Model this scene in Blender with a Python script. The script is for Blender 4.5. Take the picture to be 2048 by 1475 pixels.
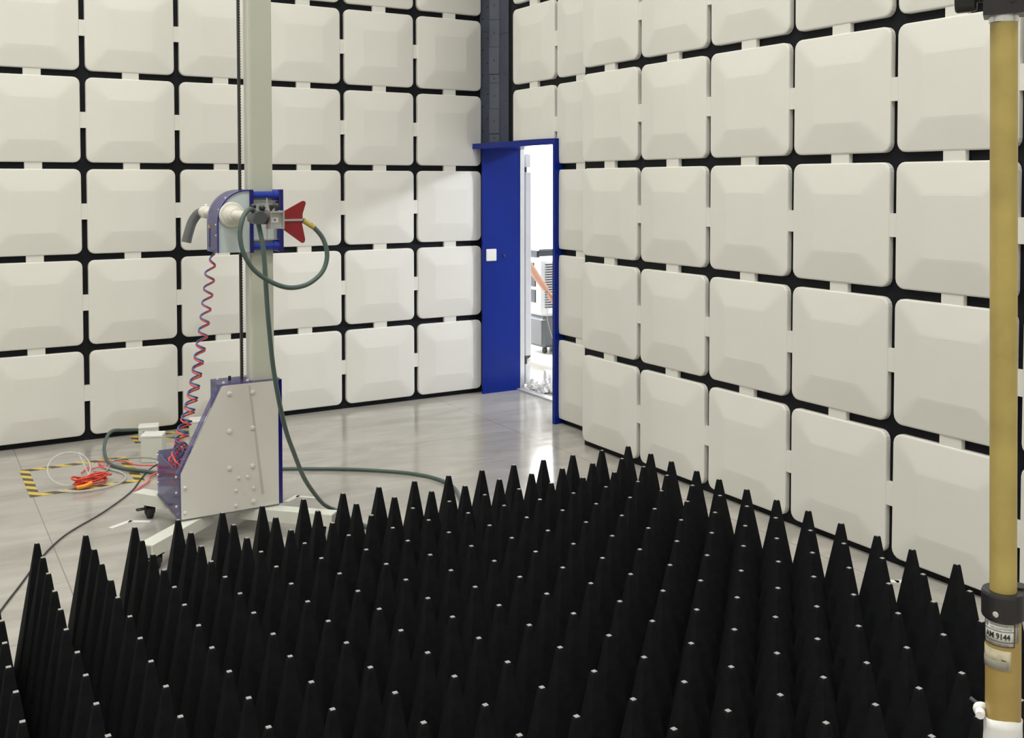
import bpy, math, random
from mathutils import Vector, Matrix, Euler, noise

# ------------------------------------------------------------------ clear
for o in list(bpy.data.objects):
    bpy.data.objects.remove(o, do_unlink=True)
scene = bpy.context.scene
col = scene.collection
random.seed(7)
PI = math.pi

# ------------------------------------------------------------------ camera
F_PX, YAW, PITCH, ROLL, CAM_H, CY = 2023.16, 0.5411, -0.0359, -0.0006, 1.7088, -301.0
cam_d = bpy.data.cameras.new('camera')
cam_d.sensor_fit = 'HORIZONTAL'
cam_d.sensor_width = 36.0
cam_d.lens = F_PX / 2048.0 * 36.0
cam_d.shift_y = CY / 2048.0
cam_d.clip_start = 0.05
cam_d.clip_end = 100
cam = bpy.data.objects.new('camera', cam_d)
col.objects.link(cam)
fwd = Vector((math.sin(YAW) * math.cos(PITCH), math.cos(YAW) * math.cos(PITCH), math.sin(PITCH)))
rgt = Vector((math.cos(YAW), -math.sin(YAW), 0))
upv = rgt.cross(fwd)
r2 = rgt * math.cos(ROLL) + upv * math.sin(ROLL)
u2 = -rgt * math.sin(ROLL) + upv * math.cos(ROLL)
m = Matrix((r2, u2, -fwd)).transposed().to_4x4()
m.translation = Vector((0, 0, CAM_H))
cam.matrix_world = m
scene.camera = cam

# ------------------------------------------------------------------ world, lights, exposure
world = bpy.data.worlds.new('world')
scene.world = world
world.use_nodes = True
world.node_tree.nodes['Background'].inputs[0].default_value = (0.75, 0.82, 0.9, 1)
world.node_tree.nodes['Background'].inputs[1].default_value = 0.4

ROOM_H = 7.25
LAMP_SPOTS = [(-1.6, 4.9), (1.5, 4.9), (-2.2, 1.6), (1.1, 1.6), (-2.2, -1.8), (1.1, -1.8)]
LAMP_W = 68.0
LAMP_COL = (1.0, 0.99, 0.93)
HALL_LAMP = (7.5, 4.3, 3.2)
HALL_W = 200.0

def area_light(name, loc, size, power, colr, target=None, shape='SQUARE'):
    d = bpy.data.lights.new(name, 'AREA')
    d.shape = shape
    d.size = size
    d.energy = power
    d.color = colr
    o = bpy.data.objects.new(name, d)
    col.objects.link(o)
    o.location = loc
    if target is not None:
        o.rotation_euler = (Vector(target) - Vector(loc)).to_track_quat('-Z', 'Y').to_euler()
    return o

vs = scene.view_settings
vs.view_transform = 'Standard'
vs.look = 'None'
vs.exposure = 0.0
vs.gamma = 1.0
vs.use_curve_mapping = False

# ------------------------------------------------------------------ materials
MATS = {}

def sset(node, name, val):
    if name in node.inputs:
        node.inputs[name].default_value = val

def mat(name, colr, rough=0.5, metal=0.0, spec=0.5, noise_amt=0.0, noise_scale=8.0, bump=0.0, bump_scale=60.0,
        emit=None, emit_s=0.0, coat=0.0):
    if name in MATS:
        return MATS[name]
    M = bpy.data.materials.new(name)
    M.use_nodes = True
    nt = M.node_tree
    b = nt.nodes['Principled BSDF']
    c4 = (colr[0], colr[1], colr[2], 1)
    b.inputs['Base Color'].default_value = c4
    b.inputs['Roughness'].default_value = rough
    b.inputs['Metallic'].default_value = metal
    sset(b, 'Specular IOR Level', spec)
    sset(b, 'Coat Weight', coat)
    if emit:
        sset(b, 'Emission Color', (emit[0], emit[1], emit[2], 1))
        sset(b, 'Emission Strength', emit_s)
    if noise_amt > 0 or bump > 0:
        tc = nt.nodes.new('ShaderNodeTexCoord')
    if noise_amt > 0:
        n = nt.nodes.new('ShaderNodeTexNoise')
        n.inputs['Scale'].default_value = noise_scale
        n.inputs['Detail'].default_value = 5
        nt.links.new(tc.outputs['Object'], n.inputs['Vector'])
        r = nt.nodes.new('ShaderNodeValToRGB')
        r.color_ramp.elements[0].position = 0.3
        r.color_ramp.elements[1].position = 0.7
        r.color_ramp.elements[0].color = tuple(max(0, x * (1 - noise_amt)) for x in colr) + (1,)
        r.color_ramp.elements[1].color = tuple(min(1, x * (1 + noise_amt)) for x in colr) + (1,)
        nt.links.new(n.outputs['Fac'], r.inputs['Fac'])
        nt.links.new(r.outputs['Color'], b.inputs['Base Color'])
    if bump > 0:
        n2 = nt.nodes.new('ShaderNodeTexNoise')
        n2.inputs['Scale'].default_value = bump_scale
        n2.inputs['Detail'].default_value = 3
        nt.links.new(tc.outputs['Object'], n2.inputs['Vector'])
        bp = nt.nodes.new('ShaderNodeBump')
        bp.inputs['Strength'].default_value = bump
        bp.inputs['Distance'].default_value = 0.004
        nt.links.new(n2.outputs['Fac'], bp.inputs['Height'])
        nt.links.new(bp.outputs['Normal'], b.inputs['Normal'])
    MATS[name] = M
    return M

def clear_mat(name, tint, solid_col, solid=0.2, rough=0.08):
    """tinted see-through plastic sheet"""
    if name in MATS:
        return MATS[name]
    M = bpy.data.materials.new(name)
    M.use_nodes = True
    nt = M.node_tree
    b = nt.nodes['Principled BSDF']
    b.inputs['Base Color'].default_value = tuple(solid_col) + (1,)
    b.inputs['Roughness'].default_value = rough
    t = nt.nodes.new('ShaderNodeBsdfTransparent')
    t.inputs['Color'].default_value = tuple(tint) + (1,)
    mx = nt.nodes.new('ShaderNodeMixShader')
    mx.inputs[0].default_value = solid
    nt.links.new(t.outputs[0], mx.inputs[1])
    nt.links.new(b.outputs[0], mx.inputs[2])
    nt.links.new(mx.outputs[0], nt.nodes['Material Output'].inputs['Surface'])
    MATS[name] = M
    return M

mat('foam', (0.80, 0.79, 0.745), 0.55, noise_amt=0.015, noise_scale=3, bump=0.05, bump_scale=120)
mat('ferrite', (0.008, 0.009, 0.013), 0.6, spec=0.2, noise_amt=0.15, noise_scale=12)  # same stuff as the corner tiles, blackened to paint in tile-gap shade
mat('ferrite_tile', (0.095, 0.11, 0.145), 0.42, noise_amt=0.1, noise_scale=6)
mat('black_dot', (0.01, 0.01, 0.012), 0.6)
mat('absorber', (0.0055, 0.0062, 0.0078), 0.8, spec=0.2, noise_amt=0.3, noise_scale=40, bump=0.25, bump_scale=300)
mat('absorber_tip', (0.33, 0.33, 0.325), 0.33, spec=0.6)
mat('blue_paint', (0.004, 0.021, 0.235), 0.2, spec=0.16, noise_amt=0.05, noise_scale=4)
mat('violet_blue_edge', (0.035, 0.03, 0.26), 0.25)
mat('steel', (0.62, 0.63, 0.65), 0.35, metal=0.3)
mat('door_grey', (0.60, 0.61, 0.64), 0.4)
mat('dark_metal', (0.06, 0.06, 0.065), 0.4, metal=0.5)
mat('white_plastic', (0.80, 0.80, 0.78), 0.35)
mat('cream_paint', (0.70, 0.715, 0.65), 0.35)
mat('mast_paint', (0.53, 0.55, 0.465), 0.35, noise_amt=0.03, noise_scale=2)
mat('panel_grey', (0.73, 0.71, 0.665), 0.4, noise_amt=0.015)
mat('carriage_plate', (0.56, 0.64, 0.65), 0.2)
mat('strip_grey', (0.55, 0.53, 0.49), 0.45)
mat('dark_blue', (0.012, 0.01, 0.16), 0.2)
mat('roller_blue', (0.02, 0.045, 0.36), 0.22)
clear_mat('clear_blue', (0.70, 0.69, 0.82), (0.22, 0.21, 0.42), 0.40)
clear_mat('clear_grey', (0.6, 0.6, 0.62), (0.35, 0.35, 0.37), 0.45)
clear_mat('clear_hose', (0.9, 0.9, 0.88), (0.8, 0.8, 0.78), 0.45)
clear_mat('clear_tape', (0.75, 0.72, 0.66), (0.6, 0.57, 0.5), 0.45, 0.25)
mat('pvc', (0.78, 0.765, 0.69), 0.32)
mat('pvc_grey', (0.13, 0.14, 0.14), 0.4)
mat('tee_grey', (0.07, 0.078, 0.083), 0.4)
mat('knob_black', (0.02, 0.021, 0.022), 0.5)
mat('horn_red', (0.27, 0.014, 0.022), 0.3)
mat('pink_acrylic', (0.62, 0.42, 0.42), 0.25)
mat('alu', (0.52, 0.53, 0.52), 0.32, metal=0.55)
mat('brass_yellow', (0.48, 0.37, 0.09), 0.4)
mat('cable_green', (0.075, 0.115, 0.105), 0.42)
mat('cable_black', (0.035, 0.035, 0.037), 0.5)
mat('cable_grey', (0.35, 0.35, 0.33), 0.5)
mat('hose_red', (0.85, 0.11, 0.115), 0.3)
mat('hose_blue', (0.07, 0.13, 0.33), 0.3)
mat('orange_red', (0.72, 0.06, 0.03), 0.35)
mat('amber', (0.85, 0.32, 0.02), 0.35)
mat('rubber', (0.014, 0.014, 0.015), 0.6)
mat('white_tape', (0.80, 0.80, 0.78), 0.5)
mat('belt', (0.025, 0.024, 0.024), 0.5)
mat('fibreglass', (0.47, 0.365, 0.115), 0.42, noise_amt=0.14, noise_scale=14)
mat('fibreglass_lower', (0.42, 0.295, 0.09), 0.42, noise_amt=0.10, noise_scale=14)
mat('clamp_black', (0.018, 0.018, 0.02), 0.38)
mat('label_white', (0.72, 0.72, 0.69), 0.4)
mat('label_ink', (0.02, 0.02, 0.022), 0.5)
mat('label_ink_grey', (0.16, 0.16, 0.16), 0.5)
mat('paper', (0.52, 0.47, 0.33), 0.7, noise_amt=0.2, noise_scale=60)
mat('screw_metal', (0.75, 0.75, 0.75), 0.25, metal=0.8)
mat('cloth_white', (0.85, 0.85, 0.85), 0.7)
mat('cooler_white', (0.75, 0.76, 0.77), 0.3)
mat('cooler_grey', (0.10, 0.11, 0.12), 0.35)
mat('cooler_dark', (0.03, 0.035, 0.04), 0.3)
mat('skin', (0.50, 0.27, 0.18), 0.5)
mat('hair', (0.02, 0.016, 0.014), 0.6)
mat('shirt', (0.15, 0.2, 0.3), 0.8)
mat('trousers', (0.03, 0.035, 0.05), 0.8)
mat('shoe', (0.02, 0.02, 0.02), 0.6)
mat('eye', (0.02, 0.015, 0.012), 0.3)
mat('lip', (0.36, 0.13, 0.11), 0.5)
mat('hall_wall', (0.80, 0.80, 0.79), 0.6)
mat('hall_floor', (0.52, 0.49, 0.43), 0.35, noise_amt=0.06, noise_scale=2)
mat('lamp_glow', (0.9, 0.9, 0.9), 0.5, emit=(1, 0.97, 0.92), emit_s=6.0)
mat('window_glow', (0.9, 0.9, 0.9), 0.3, emit=(0.93, 0.97, 1.0), emit_s=7.0)
mat('plain_wall', (0.76, 0.75, 0.71), 0.7, noise_amt=0.04)

def floor_mat():
    M = bpy.data.materials.new('polished_concrete')
    M.use_nodes = True
    nt = M.node_tree
    L = nt.links
    b = nt.nodes['Principled BSDF']
    tc = nt.nodes.new('ShaderNodeTexCoord')
    mp = nt.nodes.new('ShaderNodeMapping')
    mp.inputs['Scale'].default_value = (0.8, 2.4, 1)
    mp.inputs['Rotation'].default_value = (0, 0, 0.45)
    L.new(tc.outputs['Object'], mp.inputs['Vector'])
    n1 = nt.nodes.new('ShaderNodeTexNoise')
    n1.inputs['Scale'].default_value = 1.6
    n1.inputs['Detail'].default_value = 9
    n1.inputs['Roughness'].default_value = 0.62
    n1.inputs['Distortion'].default_value = 0.8
    L.new(mp.outputs[0], n1.inputs['Vector'])
    rp = nt.nodes.new('ShaderNodeValToRGB')
    rp.color_ramp.elements[0].position = 0.25
    rp.color_ramp.elements[0].color = (0.30, 0.285, 0.26, 1)
    rp.color_ramp.elements[1].position = 0.72
    rp.color_ramp.elements[1].color = (0.50, 0.48, 0.44, 1)
    L.new(n1.outputs['Fac'], rp.inputs['Fac'])
    # saw-cut joints every 3 m along x and y
    sx = nt.nodes.new('ShaderNodeSeparateXYZ')
    L.new(tc.outputs['Object'], sx.inputs[0])
    def joint(out, off):
        a = nt.nodes.new('ShaderNodeMath'); a.operation = 'ADD'; a.inputs[1].default_value = off
        L.new(out, a.inputs[0])
        w = nt.nodes.new('ShaderNodeMath'); w.operation = 'PINGPONG'; w.inputs[1].default_value = 1.5
        L.new(a.outputs[0], w.inputs[0])
        c = nt.nodes.new('ShaderNodeMath'); c.operation = 'LESS_THAN'; c.inputs[1].default_value = 0.0025
        L.new(w.outputs[0], c.inputs[0])
        return c
    j1 = joint(sx.outputs[0], -0.57)
    j2 = joint(sx.outputs[1], -6.0 + 6.0 + 1.9)
    mxx = nt.nodes.new('ShaderNodeMath'); mxx.operation = 'MAXIMUM'
    L.new(j1.outputs[0], mxx.inputs[0]); L.new(j2.outputs[0], mxx.inputs[1])
    mc = nt.nodes.new('ShaderNodeMixRGB')
    mc.inputs['Color2'].default_value = (0.24, 0.225, 0.20, 1)
    L.new(mxx.outputs[0], mc.inputs['Fac'])
    L.new(rp.outputs[0], mc.inputs['Color1'])
    L.new(mc.outputs[0], b.inputs['Base Color'])
    n2 = nt.nodes.new('ShaderNodeTexNoise')
    n2.inputs['Scale'].default_value = 5
    n2.inputs['Detail'].default_value = 6
    L.new(mp.outputs[0], n2.inputs['Vector'])
    mr = nt.nodes.new('ShaderNodeMapRange')
    mr.inputs['From Min'].default_value = 0.3
    mr.inputs['From Max'].default_value = 0.7
    mr.inputs['To Min'].default_value = 0.08
    mr.inputs['To Max'].default_value = 0.20
    L.new(n2.outputs['Fac'], mr.inputs['Value'])
    L.new(mr.outputs[0], b.inputs['Roughness'])
    bp = nt.nodes.new('ShaderNodeBump')
    bp.inputs['Strength'].default_value = 0.02
    bp.inputs['Distance'].default_value = 0.003
    L.new(n2.outputs['Fac'], bp.inputs['Height'])
    MATS['floor'] = M
floor_mat()

def hazard_mat():
    M = bpy.data.materials.new('hazard_tape')
    M.use_nodes = True
    nt = M.node_tree
    L = nt.links
    b = nt.nodes['Principled BSDF']
    b.inputs['Roughness'].default_value = 0.4
    tc = nt.nodes.new('ShaderNodeTexCoord')
    sx = nt.nodes.new('ShaderNodeSeparateXYZ')
    L.new(tc.outputs['Object'], sx.inputs[0])
    a = nt.nodes.new('ShaderNodeMath'); a.operation = 'ADD'
    L.new(sx.outputs[0], a.inputs[0]); L.new(sx.outputs[1], a.inputs[1])
    w = nt.nodes.new('ShaderNodeMath'); w.operation = 'WRAP'; w.inputs[1].default_value = 0.0; w.inputs[2].default_value = 0.12
    L.new(a.outputs[0], w.inputs[0])
    c = nt.nodes.new('ShaderNodeMath'); c.operation = 'LESS_THAN'; c.inputs[1].default_value = 0.06
    L.new(w.outputs[0], c.inputs[0])
    mc = nt.nodes.new('ShaderNodeMixRGB')
    mc.inputs['Color1'].default_value = (0.70, 0.50, 0.07, 1)
    mc.inputs['Color2'].default_value = (0.075, 0.06, 0.04, 1)
    L.new(c.outputs[0], mc.inputs['Fac'])
    L.new(mc.outputs[0], b.inputs['Base Color'])
    MATS['hazard'] = M
hazard_mat()

# ------------------------------------------------------------------ mesh helpers
ORIG = {}

def tag(o, label=None, cat=None, group=None, kind=None):
    if label: o['label'] = label
    if cat: o['category'] = cat
    if group: o['group'] = group
    if kind: o['kind'] = kind
    return o

def thing(name, label, cat, loc, group=None):
    o = bpy.data.objects.new(name, None)
    o.empty_display_size = 0.05
    col.objects.link(o)
    o.location = loc
    ORIG[o.name] = Vector(loc)
    return tag(o, label, cat, group)

def catmull(pts, n=8, closed=False):
    P = [Vector(p) for p in pts]
    out = []
    N = len(P)
    for i in range(N - 1):
        p0 = P[max(0, i - 1)]; p1 = P[i]; p2 = P[i + 1]; p3 = P[min(N - 1, i + 2)]
        for k in range(n):
            t = k / n
            out.append(0.5 * ((2 * p1) + (p2 - p0) * t + (2 * p0 - 5 * p1 + 4 * p2 - p3) * t * t
                              + (-p0 + 3 * p1 - 3 * p2 + p3) * t * t * t))
    out.append(P[-1])
    return out

class MB:
    def __init__(self):
        self.v = []; self.f = []; self.smooth = []; self.mi = []
        self.slot = 0
    def add(self, v, f, smooth=False):
        b = len(self.v)
        self.v += [Vector(p) for p in v]
        for q in f:
            self.f.append([b + i for i in q]); self.smooth.append(smooth); self.mi.append(self.slot)
        return self
    def box(self, x0, x1, y0, y1, z0, z1, bev=0.0):
        if bev <= 0:
            v = [(x, y, z) for z in (z0, z1) for y in (y0, y1) for x in (x0, x1)]
            f = [(0, 2, 3, 1), (4, 5, 7, 6), (0, 1, 5, 4), (2, 6, 7, 3), (0, 4, 6, 2), (1, 3, 7, 5)]
            return self.add(v, f)
        # chamfered box
        b = min(bev, (x1 - x0) * .45, (y1 - y0) * .45, (z1 - z0) * .45)
        rings = []
        for z, ins in ((z0, b), (z0 + b, 0), (z1 - b, 0), (z1, b)):
            xa, xb, ya, yb = x0 + ins, x1 - ins, y0 + ins, y1 - ins
            c = b if ins == 0 else b * 0.5
            rings.append([(xa + c, ya, z), (xb - c, ya, z), (xb, ya + c, z), (xb, yb - c, z),
                          (xb - c, yb, z), (xa + c, yb, z), (xa, yb - c, z), (xa, ya + c, z)])
        v = [p for r in rings for p in r]
        f = [tuple(range(7, -1, -1)), tuple(range(24, 32))]
        for k in range(3):
            for i in range(8):
                j = (i + 1) % 8
                f.append((k * 8 + i, k * 8 + j, (k + 1) * 8 + j, (k + 1) * 8 + i))
        return self.add(v, f)
    def prism(self, poly, a0, a1, axis='y'):
        """poly: list of 2d points; axis y -> (x,z), axis x -> (y,z), axis z -> (x,y)"""
        def mk(p, a):
            if axis == 'y': return (p[0], a, p[1])
            if axis == 'x': return (a, p[0], p[1])
            return (p[0], p[1], a)
        n = len(poly)
        v = [mk(p, a0) for p in poly] + [mk(p, a1) for p in poly]
        f = [tuple(range(n - 1, -1, -1)), tuple(range(n, 2 * n))]
        for i in range(n):
            j = (i + 1) % n
            f.append((i, j, n + j, n + i))
        return self.add(v, f)
    def cyl(self, a, b, r, r2=None, n=16, smooth=True):
        a = Vector(a); b = Vector(b)
        r2 = r if r2 is None else r2
        d = (b - a).normalized()
        t = Vector((0, 0, 1)) if abs(d.z) < 0.9 else Vector((1, 0, 0))
        e1 = d.cross(t).normalized(); e2 = d.cross(e1)
        v = []
        for c, rr in ((a, r), (b, r2)):
            for i in range(n):
                an = 2 * PI * i / n
                v.append(c + e1 * math.cos(an) * rr + e2 * math.sin(an) * rr)
        f = []
        for i in range(n):
            j = (i + 1) % n
            f.append((i, j, n + j, n + i))
        self.add(v, f, smooth)
        self.add(v[:n], [tuple(range(n))])
        self.add(v[n:], [tuple(range(n - 1, -1, -1))])
        return self
    def revolve(self, base, d, prof, n=24):
        """prof: list of (dist along d, radius)"""
        base = Vector(base); d = Vector(d).normalized()
        t = Vector((0, 0, 1)) if abs(d.z) < 0.9 else Vector((1, 0, 0))
        e1 = d.cross(t).normalized(); e2 = d.cross(e1)
        v = []
        for s, r in prof:
            for i in range(n):
                an = 2 * PI * i / n
                v.append(base + d * s + e1 * math.cos(an) * r + e2 * math.sin(an) * r)
        f = []
        for k in range(len(prof) - 1):
            for i in range(n):
                j = (i + 1) % n
                f.append((k * n + i, k * n + j, (k + 1) * n + j, (k + 1) * n + i))
        self.add(v, f, False)
        self.add(v[:n], [tuple(range(n))])
        self.add(v[-n:], [tuple(range(n - 1, -1, -1))])
        return self
    def tube(self, path, r, n=8, caps=True):
        P = [Vector(p) for p in path]
        d0 = (P[1] - P[0]).normalized()
        t = Vector((0, 0, 1)) if abs(d0.z) < 0.9 else Vector((1, 0, 0))
        e1 = d0.cross(t).normalized()
        v = []
        for i, p in enumerate(P):
            if i == 0: d = P[1] - P[0]
            elif i == len(P) - 1: d = P[-1] - P[-2]
            else: d = P[i + 1] - P[i - 1]
            d = d.normalized()
            e1 = (e1 - d * e1.dot(d)).normalized()
            e2 = d.cross(e1)
            rr = r[i] if isinstance(r, (list, tuple)) else r
            for k in range(n):
                an = 2 * PI * k / n
                v.append(p + e1 * math.cos(an) * rr + e2 * math.sin(an) * rr)
        f = []
        for i in range(len(P) - 1):
            for k in range(n):
                j = (k + 1) % n
                f.append((i * n + k, i * n + j, (i + 1) * n + j, (i + 1) * n + k))
        self.add(v, f, True)
        if caps:
            self.add(v[:n], [tuple(range(n - 1, -1, -1))])
            self.add(v[-n:], [tuple(range(n))])
        return self
    def sphere(self, c, r, nu=14, nv=9, sx=1, sy=1, sz=1):
        c = Vector(c)
        v = [c + Vector((0, 0, r * sz))]
        for i in range(1, nv):
            th = PI * i / nv
            for k in range(nu):
                ph = 2 * PI * k / nu
                v.append(c + Vector((math.sin(th) * math.cos(ph) * r * sx, math.sin(th) * math.sin(ph) * r * sy, math.cos(th) * r * sz)))
        v.append(c - Vector((0, 0, r * sz)))
        f = []
        for k in range(nu):
            f.append((0, 1 + k, 1 + (k + 1) % nu))
        for i in range(nv - 2):
            for k in range(nu):
                a = 1 + i * nu + k; b = 1 + i * nu + (k + 1) % nu
                f.append((a, a + nu, b + nu, b))
        last = len(v) - 1
        for k in range(nu):
            f.append((last, 1 + (nv - 2) * nu + (k + 1) % nu, 1 + (nv - 2) * nu + k))
        return self.add(v, f, True)
    def mesh(self, name, mats, origin=Vector((0, 0, 0))):
        me = bpy.data.meshes.new(name)
        me.from_pydata([tuple(p - origin) for p in self.v], [], self.f)
        me.polygons.foreach_set('use_smooth', self.smooth)
        me.polygons.foreach_set('material_index', self.mi)
        for mm in (mats if isinstance(mats, (list, tuple)) else [mats]):
            me.materials.append(MATS[mm])
        me.update()
        import bmesh
        bm = bmesh.new(); bm.from_mesh(me)
        bmesh.ops.recalc_face_normals(bm, faces=bm.faces)
        bm.to_mesh(me); bm.free()
        return me
    def build(self, name, mats, parent=None, loc=None, label=None, cat=None, group=None, kind=None):
        """world coordinates in; child of parent, or top-level with its origin at loc"""
        if parent is not None:
            org = ORIG[parent.name]
        else:
            org = Vector(loc) if loc is not None else Vector((0, 0, 0))
        me = self.mesh(name, mats, org)
        o = bpy.data.objects.new(name, me)
        col.objects.link(o)
        if parent is not None:
            o.parent = parent
        else:
            o.location = org
        ORIG[o.name] = org
        return tag(o, label, cat, group, kind)

def structure(name, mb, mats, loc=None):
    return mb.build(name, mats, loc=loc, kind='structure')

def copy_obj(o, parent, loc=None, rot=None):
    c = o.copy()
    col.objects.link(c)
    c.parent = parent
    if loc is not None: c.location = loc
    if rot is not None: c.rotation_euler = rot
    return c

# ------------------------------------------------------------------ dimensions of the chamber
S = 0.6              # absorber tile pitch
YL = 7.129           # front plane of the left wall's foam tiles
X0 = 0.4132          # left wall column 0 starts here
XR = 3.7415          # front plane of the right wall's proud tiles
XR2 = XR + 0.20      # front plane of the two recessed columns by the door
YR0 = 7.1642         # right wall column grid starts here, runs toward -y
Z0 = 0.017
GX, GZ = 0.0177, 0.0216   # half gaps
T = 0.031            # tile edge thickness
FL = YL + T + 0.003
FR = XR + T + 0.003
FR2 = XR2 + T + 0.003
OUT = 4.335          # outer face of the shielded wall
DOOR_Y0, DOOR_Y1 = 5.922, 7.07
HEAD = 1.972

# floor, ceiling, walls
structure('floor', MB().box(-4.6, OUT, -3.2, 7.4, -0.12, 0.0), 'floor')
structure('ceiling', MB().box(-4.6, OUT, -3.2, 7.4, ROOM_H, ROOM_H + 0.15), 'plain_wall')
wall_left = structure('wall_left', MB().box(-4.6, 4.09, FL, 7.4, 0, ROOM_H), 'ferrite')
wr = MB()
wr.box(FR, OUT, -3.2, YR0 - 3 * S, 0, ROOM_H)                 # proud part
wr.box(FR2, OUT, YR0 - 3 * S, DOOR_Y0 - 0.002, 0, ROOM_H)     # recessed, beside the door
wr.box(FR2, OUT, DOOR_Y0 - 0.002, 6.62, HEAD + 0.05, ROOM_H)  # recessed, over the door
wr.box(4.15, OUT, 6.62, 7.10, HEAD + 0.05, ROOM_H)            # bare corner strip
wall_right = structure('wall_right', wr, 'ferrite')
wc = MB().prism([(4.09, FL), (4.15, 7.10), (OUT, 7.10), (OUT, 7.4), (4.09, 7.4)], HEAD + 0.05, ROOM_H, 'z')
wc.prism([(4.12, DOOR_Y1 + 0.022), (OUT, DOOR_Y1 + 0.022), (OUT, 7.4), (4.09, 7.4), (4.09, FL)], 0, HEAD + 0.05, 'z')
wall_corner = structure('wall_corner', wc, 'ferrite')
structure('wall_back', MB().box(-4.6, OUT, -3.35, -3.2, 0, ROOM_H), 'plain_wall')
structure('wall_side', MB().box(-4.75, -4.6, -3.2, 7.4, 0, ROOM_H), 'plain_wall')

# ------------------------------------------------------------------ foam absorber tiles
def tile_mesh():
    hw, hh = S / 2 - GX, S / 2 - GZ
    rad = 0.042
    def ring(hx, hz, r, y, seg=4):
        out = []
        for cx, cz, a0 in ((hx - r, hz - r, 0), (-hx + r, hz - r, 90), (-hx + r, -hz + r, 180), (hx - r, -hz + r, 270)):
            for k in range(seg + 1):
                a = math.radians(a0 + 90 * k / seg)
                out.append((cx + math.cos(a) * r, y, cz + math.sin(a) * r))
        return out
    mb = MB()
    m1 = 0.245 * S
    rings = [ring(hw, hh, rad, T), ring(hw, hh, rad, 0.006), ring(hw - 0.002, hh - 0.002, rad, 0.002),
             ring(hw - 0.007, hh - 0.007, rad - 0.004, 0.0),
             ring(hw - m1 + 0.012, hh - m1 + 0.012, 0.016, -0.0175), ring(hw - m1 + 0.002, hh - m1 + 0.002, 0.010, -0.0185)]
    n = len(rings[0])
    v = [p for r in rings for p in r]
    f = []
    for k in range(len(rings) - 1):
        for i in range(n):
            j = (i + 1) % n
            f.append((k * n + i, k * n + j, (k + 1) * n + j, (k + 1) * n + i))
    f.append(tuple(range(n)))
    f.append(tuple(range((len(rings) - 1) * n, len(rings) * n)))
    mb.add(v, f)
    return mb.mesh('foam_tile', 'foam')
TILE = tile_mesh()
TAB_H = MB().box(-0.052, 0.052, 0.006, T, -GZ - 0.003, GZ + 0.003).mesh('connector_tab', 'foam')
TAB_V = MB().box(-GX - 0.003, GX + 0.003, 0.006, T, -0.052, 0.052).mesh('connector_tab', 'foam')

def cut_tile_mesh(zcut):
    import bmesh
    me = TILE.copy()
    bm = bmesh.new(); bm.from_mesh(me)
    g = list(bm.verts) + list(bm.edges) + list(bm.faces)
    res = bmesh.ops.bisect_plane(bm, geom=g, plane_co=(0, 0, zcut), plane_no=(0, 0, 1), clear_inner=True)
    bmesh.ops.holes_fill(bm, edges=[e for e in bm.edges if e.is_boundary])
    bmesh.ops.recalc_face_normals(bm, faces=bm.faces)
    bm.to_mesh(me); bm.free()
    return me
TILE_CUT = cut_tile_mesh(HEAD + 0.046 - (Z0 + 3.5 * S))

def put_tile(parent, x, y, z, rz, top=True, side=True, me=None):
    o = bpy.data.objects.new('foam_tile', me or TILE)
    col.objects.link(o)
    o.parent = parent
    o.location = (x, y, z)
    o.rotation_euler = (random.gauss(0, .0016), random.gauss(0, .0012), rz + random.gauss(0, .0016))
    if top:
        t = bpy.data.objects.new('connector_tab', TAB_H)
        col.objects.link(t); t.parent = o; t.location = (0, 0, S / 2)
    if side:
        t = bpy.data.objects.new('connector_tab', TAB_V)
        col.objects.link(t); t.parent = o; t.location = (S / 2, 0, 0)

ROWS = 12
for r in range(ROWS):
    for c in range(-6, 6):
        put_tile(wall_left, X0 + (c + .5) * S, YL, Z0 + (r + .5) * S, 0.0, r < ROWS - 1, c < 5)
# tiles face -y when unrotated; on the right wall they face -x: rotate by -90 deg about z
for r in range(ROWS):
    for c in range(1, 15):
        z = Z0 + (r + .5) * S
        y = YR0 - (c + .5) * S
        if c == 1:
            if r < 3: continue                     # the doorway
            put_tile(wall_right, XR2, y, z, -PI / 2, r < ROWS - 1, True, TILE_CUT if r == 3 else None)
        elif c == 2:
            put_tile(wall_right, XR2, y, z, -PI / 2, r < ROWS - 1, False)
        else:
            put_tile(wall_right, XR, y, z, -PI / 2, r < ROWS - 1, True)

# bare ferrite tiles in the corner above the door, with bolt dots
def ferrite_piece(parent, p0, p1, z0, z1, nrm, dots, th=0.006):
    p0 = Vector((p0[0], p0[1], 0)); p1 = Vector((p1[0], p1[1], 0)); nrm = Vector((nrm[0], nrm[1], 0)).normalized()
    mb = MB()
    v = []
    for z in (z0, z1):
        for p, k in ((p0, 0), (p1, 0), (p1, 1), (p0, 1)):
            q = p + nrm * th * k
            v.append((q.x, q.y, z))
    mb.add(v, [(0, 1, 2, 3), (4, 5, 6, 7), (0, 1, 5, 4), (1, 2, 6, 5), (2, 3, 7, 6), (3, 0, 4, 7)])
    mb.slot = 1
    for u, z in dots:
        q = p0.lerp(p1, u) + nrm * (th - 0.001); q.z = z
        mb.cyl(q, q + nrm * 0.0018, 0.006, n=8)
    mb.build('ferrite_tile', ['ferrite_tile', 'black_dot'], parent)

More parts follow.
